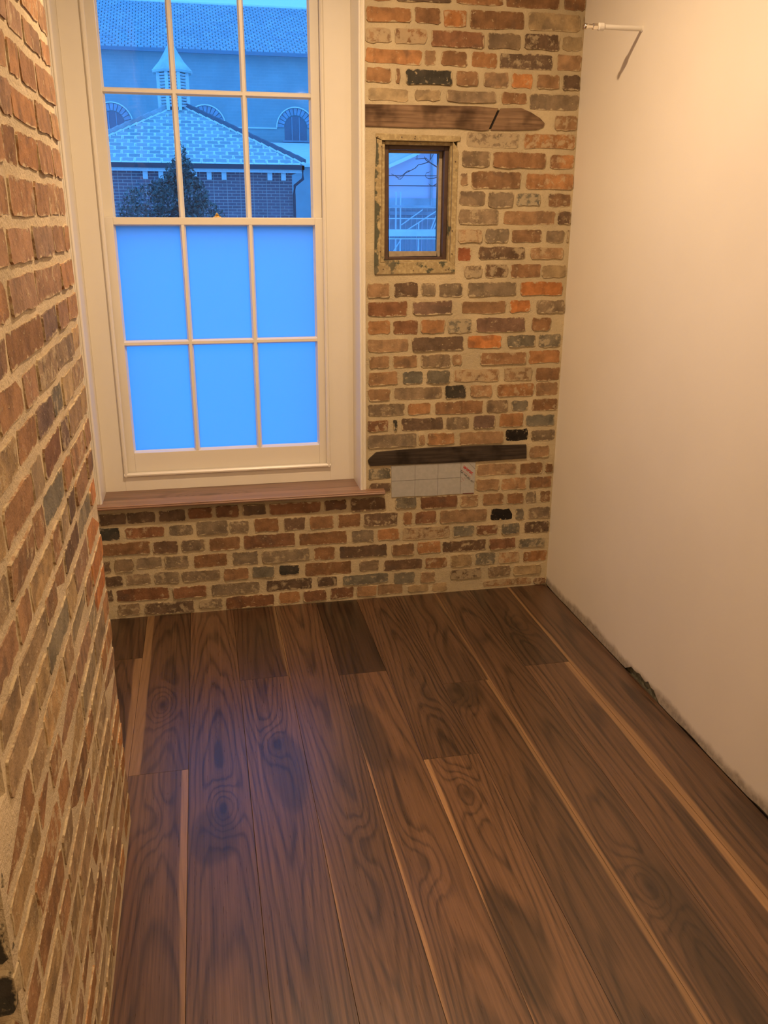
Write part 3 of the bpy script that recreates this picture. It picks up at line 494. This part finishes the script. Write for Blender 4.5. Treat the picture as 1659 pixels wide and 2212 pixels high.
# brass sash fastener on the meeting rail
lk = empty('sash_fastener', (0, 0, 0)); lk.parent = w1; lk.location = (.083-.09, .19, 1.647-.525)
MB().box(-.016, .016, -.014, .014, 0, .003).build('base_plate', M_BRASS, lk, bevel=.0008)
MB().prism([(-.010, .003), (.010, .003), (.0085, .009), (.004, .015), (-.004, .015), (-.0085, .009)], 1, -.008, .006).build('keeper', M_BRASS, lk, bevel=.001)
kb = MB(); kb.tube([(0, -.016, .0145), (0, -.012, .0145), (0, -.004, .0145), (0, .006, .0145)], [.0038, .0048, .0034, .003], 12); kb.build('knob', M_BRASS, lk, smooth=True)
MB().tube([(0, -.0166, .0145), (0, -.0158, .0145)], .0016, 8).build('screw', M_SASHDARK, lk)
# walnut window board with rounded nosing and horns
prof = [(.0, .505), (-.036, .505), (-.0425, .5075), (-.0455, .513), (-.0435, .518), (-.0445, .521), (-.040, .5245), (.0, .525)]
sb = MB().prism(prof, 0, -.66, .7335); sb.box(-.451, .630, .0, .165, .505, .525); sb.box(-.472, .648, 0, .02, .505, .5249)
# stored lengthwise: x of the mesh runs along the grain, so build it turned and rotate back
sv = [(-v[1], v[0], v[2]) for v in sb.v]; sb.v = sv
wsill = sb.build('window_board', wood_mat('oiled_walnut_board', (.105, .050, .030), (.25, .135, .085), (.36, .2, .12), .33), w1)
wsill.rotation_euler = (0, 0, -math.pi/2); wsill.location = (-.09, 0, -.525)
wsill['stain'] = [0.0, 0.0, 0.0]; wsill['tone'] = 1.0; wsill['sap'] = [1.0, .125, 0.0]; wsill['knot'] = [-.048, -.012, 1.6]; wsill['grain'] = [-.05, .35, .5]; wsill['label'] = 'walnut window board with a knot and rounded front edge'

# ================================================================== SMALL OLD WINDOW
w2 = st(empty('window_2', (.865, 0, 1.44)))
def w2p(mb, name, mat, bevel=.0015):
    o = mb.build(name, mat, w2, bevel=bevel); o.location = (-.865, 0, -1.44); return o
# worn lining boards (outer), proud by a few millimetres
w2p(MB().prism([(.698, 1.957), (1.037, 1.953), (1.035, 1.936), (1.008, 1.932), (.722, 1.933), (.697, 1.944)], 1, -.006, .05), 'head_lining', M_WORN)
w2p(MB().prism([(.693, 1.431), (1.029, 1.436), (1.028, 1.462), (1.008, 1.480), (.717, 1.477), (.692, 1.462)], 1, -.007, .05), 'bottom_lining', M_WORN)
w2p(MB().prism([(.692, 1.462), (.717, 1.477), (.720, 1.70), (.722, 1.932), (.702, 1.938), (.694, 1.80), (.6935, 1.60)], 1, -.006, .05), 'side_lining', M_WORN)
w2p(MB().prism([(1.028, 1.462), (1.008, 1.480), (1.008, 1.932), (1.022, 1.915), (1.030, 1.898), (1.029, 1.70)], 1, -.005, .05), 'side_lining', M_WORN)
# staff bead inside it
for a in ((.718, .737, .012, .07, 1.478, 1.930), (1.002, 1.010, .012, .07, 1.478, 1.930), (.737, 1.002, .012, .07, 1.919, 1.932), (.737, 1.002, .012, .07, 1.476, 1.486)):
    w2p(MB().box(*a), 'stop_bead', M_WORN, .002)
s2 = empty('casement', (0, 0, 0)); s2.parent = w2; s2.location = (-.865, 0, -1.44)
for a in ((.738, .757, .035, .075, 1.486, 1.919), (.985, 1.001, .035, .075, 1.486, 1.919)): MB().box(*a).build('stile', M_SASHDARK, s2, bevel=.002)
MB().box(.757, .985, .035, .075, 1.903, 1.919).build('top_rail', M_SASHDARK, s2, bevel=.002); MB().box(.757, .985, .035, .075, 1.486, 1.497).build('bottom_rail', M_SASHDARK, s2, bevel=.002)
fr = MB(); fr.box(.757, .765, .070, .10, 1.497, 1.903); fr.box(.972, .985, .070, .10, 1.497, 1.903); fr.box(.765, .972, .070, .10, 1.894, 1.903); fr.box(.765, .972, .070, .10, 1.497, 1.518)
fr.build('putty_edge', M_PUTTY, s2, bevel=.002)
MB().box(.762, .980, .084, .087, 1.500, 1.900).build('pane', M_GLASS, s2)
w2p(MB().box(.700, .757, .076, .108, 1.44, 1.95).box(.986, 1.026, .076, .108, 1.44, 1.95).box(.757, .986, .076, .108, 1.905, 1.95).box(.757, .986, .076, .108, 1.44, 1.496), 'outer_lining', M_PUTTY, 0)
for (x, z) in ((.705, 1.944), (.7205, 1.91), (.80, 1.945), (.853, 1.949), (.852, 1.941), (1.018, 1.86), (1.013, 1.60), (1.014, 1.51), (1.0, 1.449), (.728, 1.452), (.853, 1.445), (.715, 1.69), (.716, 1.52), (.99, 1.447)):
    w2p(MB().tube([(x, -.0085, z), (x, .0, z)], .0022, 8), 'nail', M_SASHDARK, 0)

# ================================================================== PIPE STUB ON THE RIGHT WALL
ps = empty('pipe_stub', (1.525, -.490, 2.261)); tag(ps, 'white pipe stub with shiny nickel end fitting sticking out of the cream wall', 'pipe')
MB().tube([(0, 0, 0), (-.152, 0, 0)], .0082, 16).build('pipe', M_PIPE, ps, smooth=False)
MB().tube([(-.140, 0, 0), (-.142, 0, 0), (-.158, 0, 0), (-.160, 0, 0)], [.0085, .0125, .0125, .009], 16).build('collar', M_PIPE, ps)
MB().tube([(-.158, 0, 0), (-.164, 0, 0), (-.178, 0, 0), (-.180, 0, 0)], [.008, .0105, .0105, .007], 6).build('nut', M_CHROME, ps)
MB().tube([(-.178, 0, 0), (-.182, 0, 0), (-.186, 0, 0), (-.190, 0, 0), (-.194, 0, 0), (-.200, 0, 0), (-.207, 0, 0), (-.212, 0, 0)], [.006, .0075, .006, .0075, .006, .0092, .0092, .004], 12).build('threaded_end', M_CHROME, ps, smooth=True)
MB().tube([(0, 0, 0), (-.003, 0, 0)], .0105, 16).build('wall_collar', M_PIPE, ps)

# ================================================================== RECESSED DOWNLIGHTS (above the frame; they light the room)
def glow(s_):
    t = NT('glowing_lens'); e_ = t.n('ShaderNodeEmission'); e_.inputs[0].default_value = (*LAMP_COLOR, 1); e_.inputs[1].default_value = s_; t.l(e_.outputs[0], t.out.inputs[0]); return t.m
ring = [(.043*math.cos(a), .043*math.sin(a)) for a in [2*math.pi*i/24 for i in range(24)]]
DLAB = ('recessed round ceiling downlight nearest the window', 'recessed round ceiling downlight above and right of the camera', 'recessed round ceiling downlight farthest from the window, added for ambient light')
for (x, y), lab, s_ in zip(DOWNLIGHTS, DLAB, LAMP_STRENGTH):
    dl = empty('downlight', (x, y, CEIL)); tag(dl, lab, 'light')
    bz = MB(); n = 24
    for r_, z_ in ((.029, -.001), (.031, -.004), (.041, -.005), (.044, -.001)): bz.v += [(r_*math.cos(2*math.pi*k/n), r_*math.sin(2*math.pi*k/n), z_) for k in range(n)]
    for j in range(3):
        for k in range(n): a = j*n+k; c = j*n+(k+1) % n; bz.f.append((a, c, c+n, a+n))
    bz.build('bezel', M_PIPE, dl, smooth=True)
    MB().poly([(.028*math.cos(-2*math.pi*k/n), .028*math.sin(-2*math.pi*k/n), -.0012) for k in range(n)]).build('lens', glow(s_), dl)

# ================================================================== OUTSIDE, AT DUSK WITH FROST
st(MB().box(-60, 80, .5, 130, -.3, -.1).build('ground', plain('frosted_ground', (.78, .80, .82), .9, .06, .5)))
M_OBRICK = plain('damp_red_brick', (.20, .130, .165), .9, .25, 3); M_OMORT = plain('pale_joint', (.66, .56, .52), .95, .1, 4)
M_GUTTER = plain('dark_gutter', (.05, .05, .07), .5); M_FASCIA = plain('white_fascia', (.60, .62, .62), .6); M_LEAD = plain('frosted_ridge_tile', (.40, .40, .42), .7, .35, 2)
def frost_tile(name, core, rim, wx, wz):
    t = NT(name); g = t.xyz(t.gen()); oi = t.n('ShaderNodeObjectInfo')
    n = t.noise(t.vmath('ADD', t.obj(), t.comb(t.math('MULTIPLY', oi.outputs['Random'], 31.0), 0.0, 0.0)), 9, 3)
    ex = t.math('DIVIDE', t.math('MINIMUM', g[0], t.math('SUBTRACT', 1.0, g[0])), wx); ey = t.math('DIVIDE', g[1], wz)
    e = t.math('ADD', t.math('MINIMUM', ex, ey), t.math('MULTIPLY', t.math('SUBTRACT', n, .5), 1.6))
    k = t.math('MAXIMUM', t.math('SUBTRACT', 1.0, t.sstep(e, .3, 1.3)), t.math('MULTIPLY', oi.outputs['Random'], .25))
    t.bsdf(t.mix(k, core, rim), .75); return t.m
M_TILE = frost_tile('frosted_slate', (.30, .36, .38), (.95, .97, .90), .09, .26)
# ---- brick outbuilding with hipped slate roof and louvred cupola
ob = empty('brick_outbuilding', (-.26, 23.5, -.1)); tag(ob, 'small brick outbuilding with a frosted hipped slate roof, seen through the large window', 'building')
def P(mb, name, mat, parent=ob, off=(-.26, 23.5, -.1), **k):
    o = mb.build(name, mat, parent, **k)
    if parent is ob: o.location = (-off[0], -off[1], -off[2])
    return o
P(MB().box(-3.05, 2.50, 20.56, 26.4, -.1, 2.83), 'wall', M_OMORT)
bl, bh = .208, .058; bmA = MB().box(0, bl, -.012, .03, 0, bh).build('brick', M_OBRICK, ob); bmB = MB().box(0, .096, -.012, .03, 0, bh).build('brick', M_OBRICK, ob)
cnt = 0; rest = MB(); first = {0: bmA, 1: bmB}
for r in range(17):
    z = 2.755 - r*.075; x = 2.50; k = r
    while x > -2.65:
        hd = k % 2; L = .096 if hd else bl
        x -= L; vis = not (-1.5 < x < .2 and r > 3)
        if vis and cnt < 290:
            o = first.pop(hd, None)
            if o is None: o = (bmB if hd else bmA).copy(); COL.objects.link(o)
            o.location = (x+.26, 20.56-23.5, z+.1); cnt += 1
        else: rest.box(x, x+L, 20.548, 20.59, z, z+bh)
        x -= .016; k += 1
P(rest, 'brickwork', M_OBRICK)['kind'] = 'stuff'
EV, RX0, RX1 = 2.90, -3.35, 2.80
P(MB().box(RX0, RX1, 20.28, 20.34, 2.80, 2.90), 'gutter', M_GUTTER); P(MB().box(RX0+.05, RX1-.05, 20.34, 20.37, 2.72, 2.84), 'fascia', M_FASCIA)
P(MB().box(RX1-.06, RX1, 20.28, 26.6, 2.80, 2.90), 'gutter', M_GUTTER); P(MB().box(RX0+.05, RX1-.05, 20.37, 20.56, 2.80, 2.83), 'soffit', M_FASCIA)
for x in (-1.18, -.80, .03, .39, .76, 1.92, 2.27): P(MB().box(x-.06, x+.06, 20.40, 20.56, 2.54, 2.74), 'rafter_end', M_FASCIA)
P(MB().tube([(2.76, 20.33, 2.84), (2.76, 20.33, 2.58), (2.56, 20.48, 2.42), (2.54, 20.50, 2.2), (2.54, 20.50, -.1)], .038, 8), 'downpipe', M_GUTTER)
AX, AY, AZ = -.27, 23.5, 4.55
MW = plain('slate_underlay', (.30, .34, .38), .9)
P(MB().poly([(RX0, 20.30, EV), (RX1, 20.30, EV), (AX, AY, AZ)]).poly([(RX1, 20.30, EV), (RX1, 26.6, EV), (AX, AY, AZ)]).poly([(RX1, 26.6, EV), (RX0, 26.6, EV), (AX, AY, AZ)]).poly([(RX0, 26.6, EV), (RX0, 20.30, EV), (AX, AY, AZ)]), 'roof', MW)
SL = math.hypot(AY-20.3, AZ-EV); sa = math.atan2(AZ-EV, AY-20.3)
tiles = {}
NR = 17
for r in range(NR):
    a = r/NR; s0 = SL*a; h = SL/NR
    xl = RX0+(AX-RX0)*(a+.5/NR); xr = RX1+(AX-RX1)*(a+.5/NR)
    x = RX0 - (.17 if r % 2 else 0); wdt = .325
    while x < xr:
        x0, x1 = max(x, xl), min(x+wdt, xr)
        if x1-x0 > .06 and x+wdt > xl:
            key = round((x1-x0)/.03)
            if key not in tiles:
                o = MB().box(0, key*.03-.012, 0, h*1.05, .0, .018).build('slate', M_TILE, ob); tiles[key] = o
            else: o = tiles[key].copy(); COL.objects.link(o)
            o.rotation_euler = (sa+.03, 0, rnd.uniform(-.006, .006)); 
            o.location = (x0+.26, 20.28+s0*math.cos(sa)-23.5, EV+.012+s0*math.sin(sa)+.1)
        x += wdt
M_FROSTR = plain('thick_frost', (.86, .88, .88), .8, .05, 3)
for side in (RX1, RX0):        # hip lines: a frosted upstand with dark hip tiles behind
    a = Vector((side, 20.30, EV+.03)); b = Vector((AX, AY, AZ+.03)); d = b-a
    P(MB().tube([a, b], .05, 6), 'hip_mortar', M_FROSTR)
    n = 16; hm = MB()
    for i in range(n):
        p = a+d*(i/n)+Vector((0, .06, .055)); q = a+d*((i+.97)/n)+Vector((0, .06, .085)); 
        P(MB().tube([p, q], [.085, .075], 6), 'hip_tile', M_LEAD if side < 0 else plain('dark_hip_tile', (.13, .14, .18), .7) if i == 0 else bpy.data.materials['dark_hip_tile'])
cu = empty('cupola', (0, 0, 0)); cu.parent = ob; cu.location = (.26-.40, 0, 4.48+.1)
def octo(r, z, rot=math.pi/8): return [(r*math.cos(rot+k*math.pi/4), r*math.sin(rot+k*math.pi/4), z) for k in range(8)]
def rings(rs, mat, name):
    m = MB()
    for r, z in rs: m.v += octo(r, z)
    for i in range(len(rs)-1):
        for k in range(8): a = i*8+k; b = i*8+(k+1) % 8; m.f.append((a, b, b+8, a+8))
    m.f.append(tuple(range((len(rs)-1)*8, len(rs)*8))); m.f.append(tuple(range(8))[::-1]); return m.build(name, mat, cu)
M_CUP = plain('frosted_lead', (.55, .68, .66), .7, .2, 3); M_CWH = plain('white_louvre_paint', (.78, .82, .82), .6); M_LDARK = plain('louvre_gap_shade', (.07, .09, .11), .8)
rings([(.36, -.10), (.36, .88)], M_LDARK, 'core')  # solid near-black core paints in the shade between the louvres
rings([(.56, .88), (.58, .93), (.54, .97), (.36, 1.16), (.20, 1.40), (.07, 1.62), (.03, 1.70)], M_CUP, 'cap')
MB().tube([(0, 0, 1.68), (0, 0, 1.84), (0, 0, 1.86), (0, 0, 1.96), (0, 0, 1.99)], [.035, .03, .10, .12, .04], 10).build('finial', M_CUP, cu)
pts8 = octo(.42, 0)
for k in range(8):
    x, y, _ = pts8[k]; MB().box(x-.045, x+.045, y-.045, y+.045, -.08, .88).build('post', M_CWH, cu)
    if k in (4, 5, 6, 7):
        x2, y2, _ = pts8[(k+1) % 8]
        if y > .1 or y2 > .1: continue
        a = Vector((x, y, 0)); b = Vector((x2, y2, 0)); n = Vector((a.y-b.y, b.x-a.x, 0)).normalized()*.02
        for q in range(11):
            z = .02+q*.078; m = MB(); m.v = [tuple(a+n+Vector((0, 0, z))), tuple(b+n+Vector((0, 0, z))), tuple(b-n+Vector((0, 0, z+.045))), tuple(a-n+Vector((0, 0, z+.045)))]; m.v += [(u, v_, w_+.012) for u, v_, w_ in m.v]
            m.f = [(0, 1, 2, 3), (7, 6, 5, 4), (0, 4, 5, 1), (1, 5, 6, 2), (2, 6, 7, 3), (3, 7, 4, 0)]; m.build('louvre', M_CWH, cu)
# ---- church-like hall behind
M_HALL = None
t = NT('pale_stock_brick'); o_ = t.obj(); n = t.noise(o_, .9, 4); p = t.xyz(o_); bt = t.n('ShaderNodeTexBrick'); bt.inputs['Scale'].default_value = 1.0; bt.inputs['Brick Width'].default_value = .45; bt.inputs['Row Height'].default_value = .15; bt.inputs['Mortar Size'].default_value = .012
t.l(t.comb(p[0], p[2], 0.0), bt.inputs['Vector']); bt.inputs['Color1'].default_value = (.36, .47, .49, 1); bt.inputs['Color2'].default_value = (.39, .50, .52, 1); bt.inputs['Mortar'].default_value = (.43, .53, .55, 1)
t.bsdf(t.mix(t.rng(n, .3, .7, .1, .6), bt.outputs[0], (.26, .35, .38)), .95); M_HALL = t.m
hl = empty('brick_hall', (1, 50, -.1)); tag(hl, 'long pale brick hall with arched windows and a huge slate roof, behind the outbuilding', 'building')
def H(mb, name, mat): o = mb.build(name, mat, hl); o.location = (-1, -50, .1); return o
H(MB().box(-14, 18, 48, 58, -.1, 9.85), 'wall', M_HALL)
H(MB().prism([(47.6, 9.80), (53.2, 13.0), (58.8, 9.8)], 0, -14.2, 18.2), 'roof', plain('roof_underlay', (.80, .84, .84), .9))
sl = MB(); S2 = math.hypot(5.6, 3.2); ca, sa2 = 5.6/S2, 3.2/S2; rows = 26; hh = S2/rows
for r in range(rows):
    x = -7.2 - (.16 if r % 2 else 0)
    while x < 9.0:
        y0 = 47.55+r*hh*ca; z0 = 9.83+r*hh*sa2; lift = .035+rnd.uniform(0, .03); g = .022
        n0 = len(sl.v); y1 = y0+hh*ca*.98; z1 = z0+hh*sa2*.98
        sl.v += [(x+g, y0, z0+lift), (x+.32-g, y0, z0+lift), (x+.32-g, y1, z1+.02), (x+g, y1, z1+.02), (x+g, y0, z0), (x+.32-g, y0, z0)]
        sl.f += [(n0, n0+1, n0+2, n0+3), (n0, n0+4, n0+5, n0+1)]; x += .32
t = NT('pale_slate'); n = t.noise(t.obj(), 1.6, 4); n2 = t.noise(t.obj(), 14, 2)
t.bsdf(t.mix(t.rng(n, .3, .7, 0, 1), (.34, .42, .50), t.mix(t.sstep(n2, .5, .6), (.42, .50, .56), (.58, .66, .68))), .8); H(sl, 'slates', t.m)['kind'] = 'stuff'
H(MB().tube([(-14, 53.2, 13.05), (18, 53.2, 13.05)], .10, 6), 'ridge_tiles', M_FROSTR)
H(MB().box(-14, 18, 47.45, 47.62, 9.66, 9.82), 'gutter', plain('hall_gutter', (.20, .28, .36), .8))
M_ARCH = plain('arch_brick', (.36, .42, .52), .9, .15, 3); M_HG = plain('dark_hall_glass', (.20, .20, .26), .4)
def arc(cx, cz, r, n=14, a0=0, a1=math.pi): return [(cx+r*math.cos(a0+(a1-a0)*i/n), cz+r*math.sin(a0+(a1-a0)*i/n)) for i in range(n+1)]
for cx in (5.62, .82, -3.98):
    aw = empty('arched_window', (0, 0, 0)); aw.parent = hl; aw.location = (-1, -50, .1)
    cz = 6.25
    MB().prism(arc(cx, cz, .60)+[(cx-.60, 5.62), (cx+.60, 5.62)], 1, 47.97, 48.05).build('dark_light', M_HG, aw)
    for i in range(13):
        a0, a1 = math.pi*i/13+.02, math.pi*(i+1)/13-.02
        q = [(cx+rr*math.cos(a), cz+rr*math.sin(a)) for rr, a in ((.64, a0), (.98, a0), (.98, a1), (.64, a1))]
        MB().prism(q, 1, 47.93, 48.05).build('voussoir', M_ARCH, aw)
    oa = arc(cx, cz, 1.06, 16); ia = arc(cx, cz, 1.0, 16)[::-1]; MB().prism(oa+ia, 1, 47.88, 48.05).build('hood_mould', M_FROSTR, aw)
    MB().box(cx-.72, cx+.72, 47.88, 48.05, 5.52, 5.62).build('sill', M_ARCH, aw)
    for x in (cx-.2, cx+.2): MB().box(x-.02, x+.02, 47.94, 47.98, 5.62, 6.8).build('bar', M_ARCH, aw)
H(MB().box(1.75, 4.6, 47.93, 48.02, 6.18, 6.24), 'string_course', M_FROSTR); H(MB().box(-2.9, -.9, 47.93, 48.02, 6.18, 6.24), 'string_course', M_FROSTR)
le = empty('side_annexe', (6, 44, -.1)); tag(le, 'low annexe with a snow-white roof, right of the outbuilding', 'building')
q = MB().prism([(40.5, 4.05), (47.4, 5.45), (47.4, 4.9), (40.5, 3.9)], 0, 1.5, 14).build('roof', M_FROSTR, le); q.location = (-6, -44, .1)
q = MB().box(1.8, 13.8, 40.8, 47.35, -.1, 4.0).build('wall', plain('annexe_brick', (.36, .46, .50), .9, .1, 1), le); q.location = (-6, -44, .1)
# ---- dark evergreen in front of the outbuilding
def leaf_mat(name, a, b):
    t = NT(name); n = t.noise(t.obj(), 3.2, 3); t.bsdf(t.mix(t.rng(n, .35, .65, 0, 1), a, b), .45, Specular_IOR_Level=.6); return t.m
tr = empty('holly_tree', (-.3, 12.5, -.1)); tag(tr, 'dark pointed evergreen holly standing in front of the outbuilding', 'tree')
MB().tube([(0, 0, 0), (.02, 0, 1.0), (.03, 0, 2.4)], [.06, .05, .012], 8).build('trunk', plain('dark_bark', (.06, .05, .045), .9), tr)
lf = MB()
def crown(cx, cy, cz, rx, rz, n, sz):
    for _ in range(n):
        while True:
            a, b, c = rnd.uniform(-1, 1), rnd.uniform(-1, 1), rnd.uniform(-1, 1)
            if .25 < a*a+b*b+c*c < 1: break
        p = Vector((cx+a*rx, cy+b*rx, cz+c*rz)); u = Vector((rnd.gauss(0, 1), rnd.gauss(0, 1), rnd.gauss(0, 1))).normalized(); v = u.cross(Vector((rnd.gauss(0, 1), rnd.gauss(0, 1), rnd.gauss(0, 1)))).normalized()
        s_ = sz*rnd.uniform(.7, 1.3); lf.poly([p-u*s_, p+v*s_*.45, p+u*s_, p-v*s_*.45])
crown(.05, 0, 2.05, .50, .42, 1800, .035); crown(-.38, .1, 1.88, .62, .44, 1500, .032); crown(.42, 0, 1.72, .38, .30, 800, .035); crown(.08, 0, 2.40, .26, .30, 700, .032); crown(.12, 0, 2.68, .10, .26, 240, .028); crown(-.6, .1, 1.6, .5, .35, 800, .035); crown(.22, 0, 2.55, .09, .2, 90, .026)
crown(-.1, 0, 1.3, .9, .6, 1500, .045)
o = lf.build('foliage', leaf_mat('holly_leaf', (.030, .060, .050), (.085, .130, .115)), tr); o['kind'] = 'stuff'
# ---- through the small window: rendered gable house, scaffold, bare branches
M_LILAC = plain('pale_render', (.86, .66, .78), .9, .03, 1); M_HROOF = plain('pale_green_slate', (.46, .60, .60), .8, .15, 2); M_BAND = plain('grey_slate_band', (.36, .44, .50), .8, .2, 2)
gh = empty('gabled_house', (7, 22, -.1)); tag(gh, 'pale rendered house with a frosted verge, seen through the small window', 'building')
def G(mb, name, mat): o = mb.build(name, mat, gh); o.location = (-7, -22, .1); return o
G(MB().prism([(4.6, -.1), (14.0, -.1), (14.0, 2.68), (9.3, 4.67), (4.6, 2.68)], 1, 22, 26), 'wall', M_LILAC)
G(MB().prism([(4.2, 2.50), (9.3, 4.665), (14.4, 2.50), (14.4, 2.60), (9.3, 4.765), (4.2, 2.60)], 1, 21.7, 26.2), 'roof', M_HROOF)
G(MB().prism([(4.2, 2.47), (9.3, 4.635), (9.3, 4.73), (4.2, 2.565)], 1, 21.62, 21.70), 'verge', M_FROSTR)
G(MB().tube([(6.60, 21.93, 1.9), (6.60, 21.93, 3.4)], .035, 8), 'soil_pipe', M_BAND); G(MB().box(4.6, 14, 21.93, 22.0, 1.75, 2.17), 'slate_band', M_BAND)
G(MB().tube([(4.6, 21.9, 2.76), (13, 21.9, 2.80)], .011, 6), 'cable', M_GUTTER); G(MB().tube([(4.6, 21.9, 2.49), (13, 21.9, 2.53)], .014, 6), 'cable', M_GUTTER)
fh = empty('far_roof_house', (6, 34, -.1)); tag(fh, 'house with pale green slate roof behind the gable, top left of small window', 'building')
q = MB().prism([(34, 2.5), (40, 8.0), (46, 2.5)], 0, 6.6, 22).build('roof', M_HROOF, fh); q.location = (-6, -34, .1)
q = MB().box(6.9, 21.8, 34.5, 45.5, -.1, 2.7).build('wall', M_HALL, fh); q.location = (-6, -34, .1)
fc = empty('close_boarded_fence', (6, 16.5, -.1)); tag(fc, 'blue-grey boarded fence behind the scaffold', 'fence')
M_FEN = plain('frosted_fence_board', (.22, .27, .32), .9, .2, 4)
b0 = None
for i in range(34):
    o = (MB().box(0, .115, 0, .02, 0, 1.98).build('fence_board', M_FEN, fc) if b0 is None else b0.copy())
    if b0 is not None: COL.objects.link(o)
    b0 = b0 or o; o.location = (-2.5+i*.125, rnd.uniform(0, .012), 0)
q = MB().box(-2.5, 1.75, -.03, 0, 1.80, 1.88).build('top_rail', M_FEN, fc)
sf = empty('scaffold', (4.2, 14, -.1)); tag(sf, 'tube scaffold with plank lifts and a sloping stair, low in the small window', 'scaffold')
M_TUBE = plain('galvanised_tube', (.62, .66, .68), .5); M_PLK = plain('frosted_plank', (.66, .70, .72), .9, .15, 3)
def T(a, b, r=.012, name='tube'): q = MB().tube([a, b], r, 6).build(name, M_TUBE, sf); q.location = (-4.2, -14, .1)
for x, zt in ((3.84, 2.12), (3.93, 2.12), (4.30, 1.56), (4.95, 2.3)): T((x, 14, -.1), (x, 14, zt), .014)
for z in (1.835, 1.63): T((3.3, 13.97, z), (5.2, 13.97, z), .010)
for a, b in (((3.95, 14, 1.51), (4.38, 14, 1.80)), ((4.06, 14, 1.41), (4.70, 14, 1.80)), ((3.80, 14, 1.02), (3.95, 14, 1.25)), ((4.55, 14, 1.42), (4.68, 14, 1.75)), ((4.60, 14, 1.42), (4.75, 14, 1.78)), ((4.30, 14, 1.28), (4.30, 14, 1.56))): T(a, b, .012, 'brace')
for z0, z1 in ((1.30, 1.425), (1.245, 1.262)):
    q = MB().box(3.3, 5.2, 13.9, 14.3, z0, z1).build('plank_lift', M_PLK, sf); q.location = (-4.2, -14, .1)
q = MB().box(3.3, 5.2, 13.95, 14.3, 1.845, 1.875).build('plank_lift', M_BAND, sf); q.location = (-4.2, -14, .1)
br = empty('bare_branches', (2.35, 5.0, -.1)); tag(br, 'bare twigs of a shrub just outside the small window', 'branch')
M_TWIG = plain('dark_twig', (.055, .050, .065), .9)
def B(pts, r, name='twig'):
    q = MB().tube([(x, 5.0+rnd.uniform(-.02, .02), z) for x, z in pts], r, 6).build(name, M_TWIG, br); q.location = (-2.35, -5.0, .1); return q
B([(2.9, -.1), (2.80, 1.2), (2.62, 1.8), (2.42, 2.04), (2.30, 2.09), (2.24, 2.12), (2.19, 2.15)], [.03, .026, .018, .010, .007, .0055, .005], 'stem')
B([(2.19, 2.15), (2.165, 2.165), (2.15, 2.18), (2.10, 2.175), (2.065, 2.172), (2.055, 2.175)], [.005, .004, .004, .0035, .003, .002])
B([(2.07, 2.174), (2.073, 2.19), (2.070, 2.20), (2.077, 2.205)], [.003, .003, .003, .002])
B([(2.15, 2.18), (2.147, 2.195)], .003)
B([(2.19, 2.15), (2.14, 2.133), (2.09, 2.122), (2.05, 2.09), (2.01, 2.07), (1.96, 2.045), (1.93, 2.01), (1.91, 1.992), (1.895, 1.995), (1.88, 2.01), (1.86, 2.02), (1.83, 2.04)], [.005, .004, .004, .004, .004, .0035, .003, .003, .003, .003, .003, .002])
B([(2.01, 2.07), (1.98, 2.065), (1.945, 2.035), (1.92, 2.015), (1.89, 2.01), (1.87, 2.012)], [.004, .003, .003, .003, .003, .002])
B([(2.19, 2.15), (2.20, 2.17), (2.20, 2.20), (2.205, 2.24), (2.22, 2.28)], [.004, .004, .004, .003, .002]); B([(2.20, 2.17), (2.215, 2.19), (2.23, 2.215), (2.235, 2.24)], .003)
B([(2.165, 2.165), (2.155, 2.185), (2.19, 2.155)], .003)
B([(2.42, 2.04), (2.32, 2.03), (2.29, 2.02), (2.24, 2.005), (2.19, 2.0), (2.165, 2.01), (2.16, 2.03), (2.165, 2.05), (2.185, 2.055), (2.195, 2.062)], [.006, .004, .004, .004, .0035, .003, .003, .003, .003, .002])
B([(2.32, 1.99), (2.26, 1.95), (2.23, 1.935), (2.205, 1.94), (2.19, 1.955)], [.005, .004, .004, .003, .002])
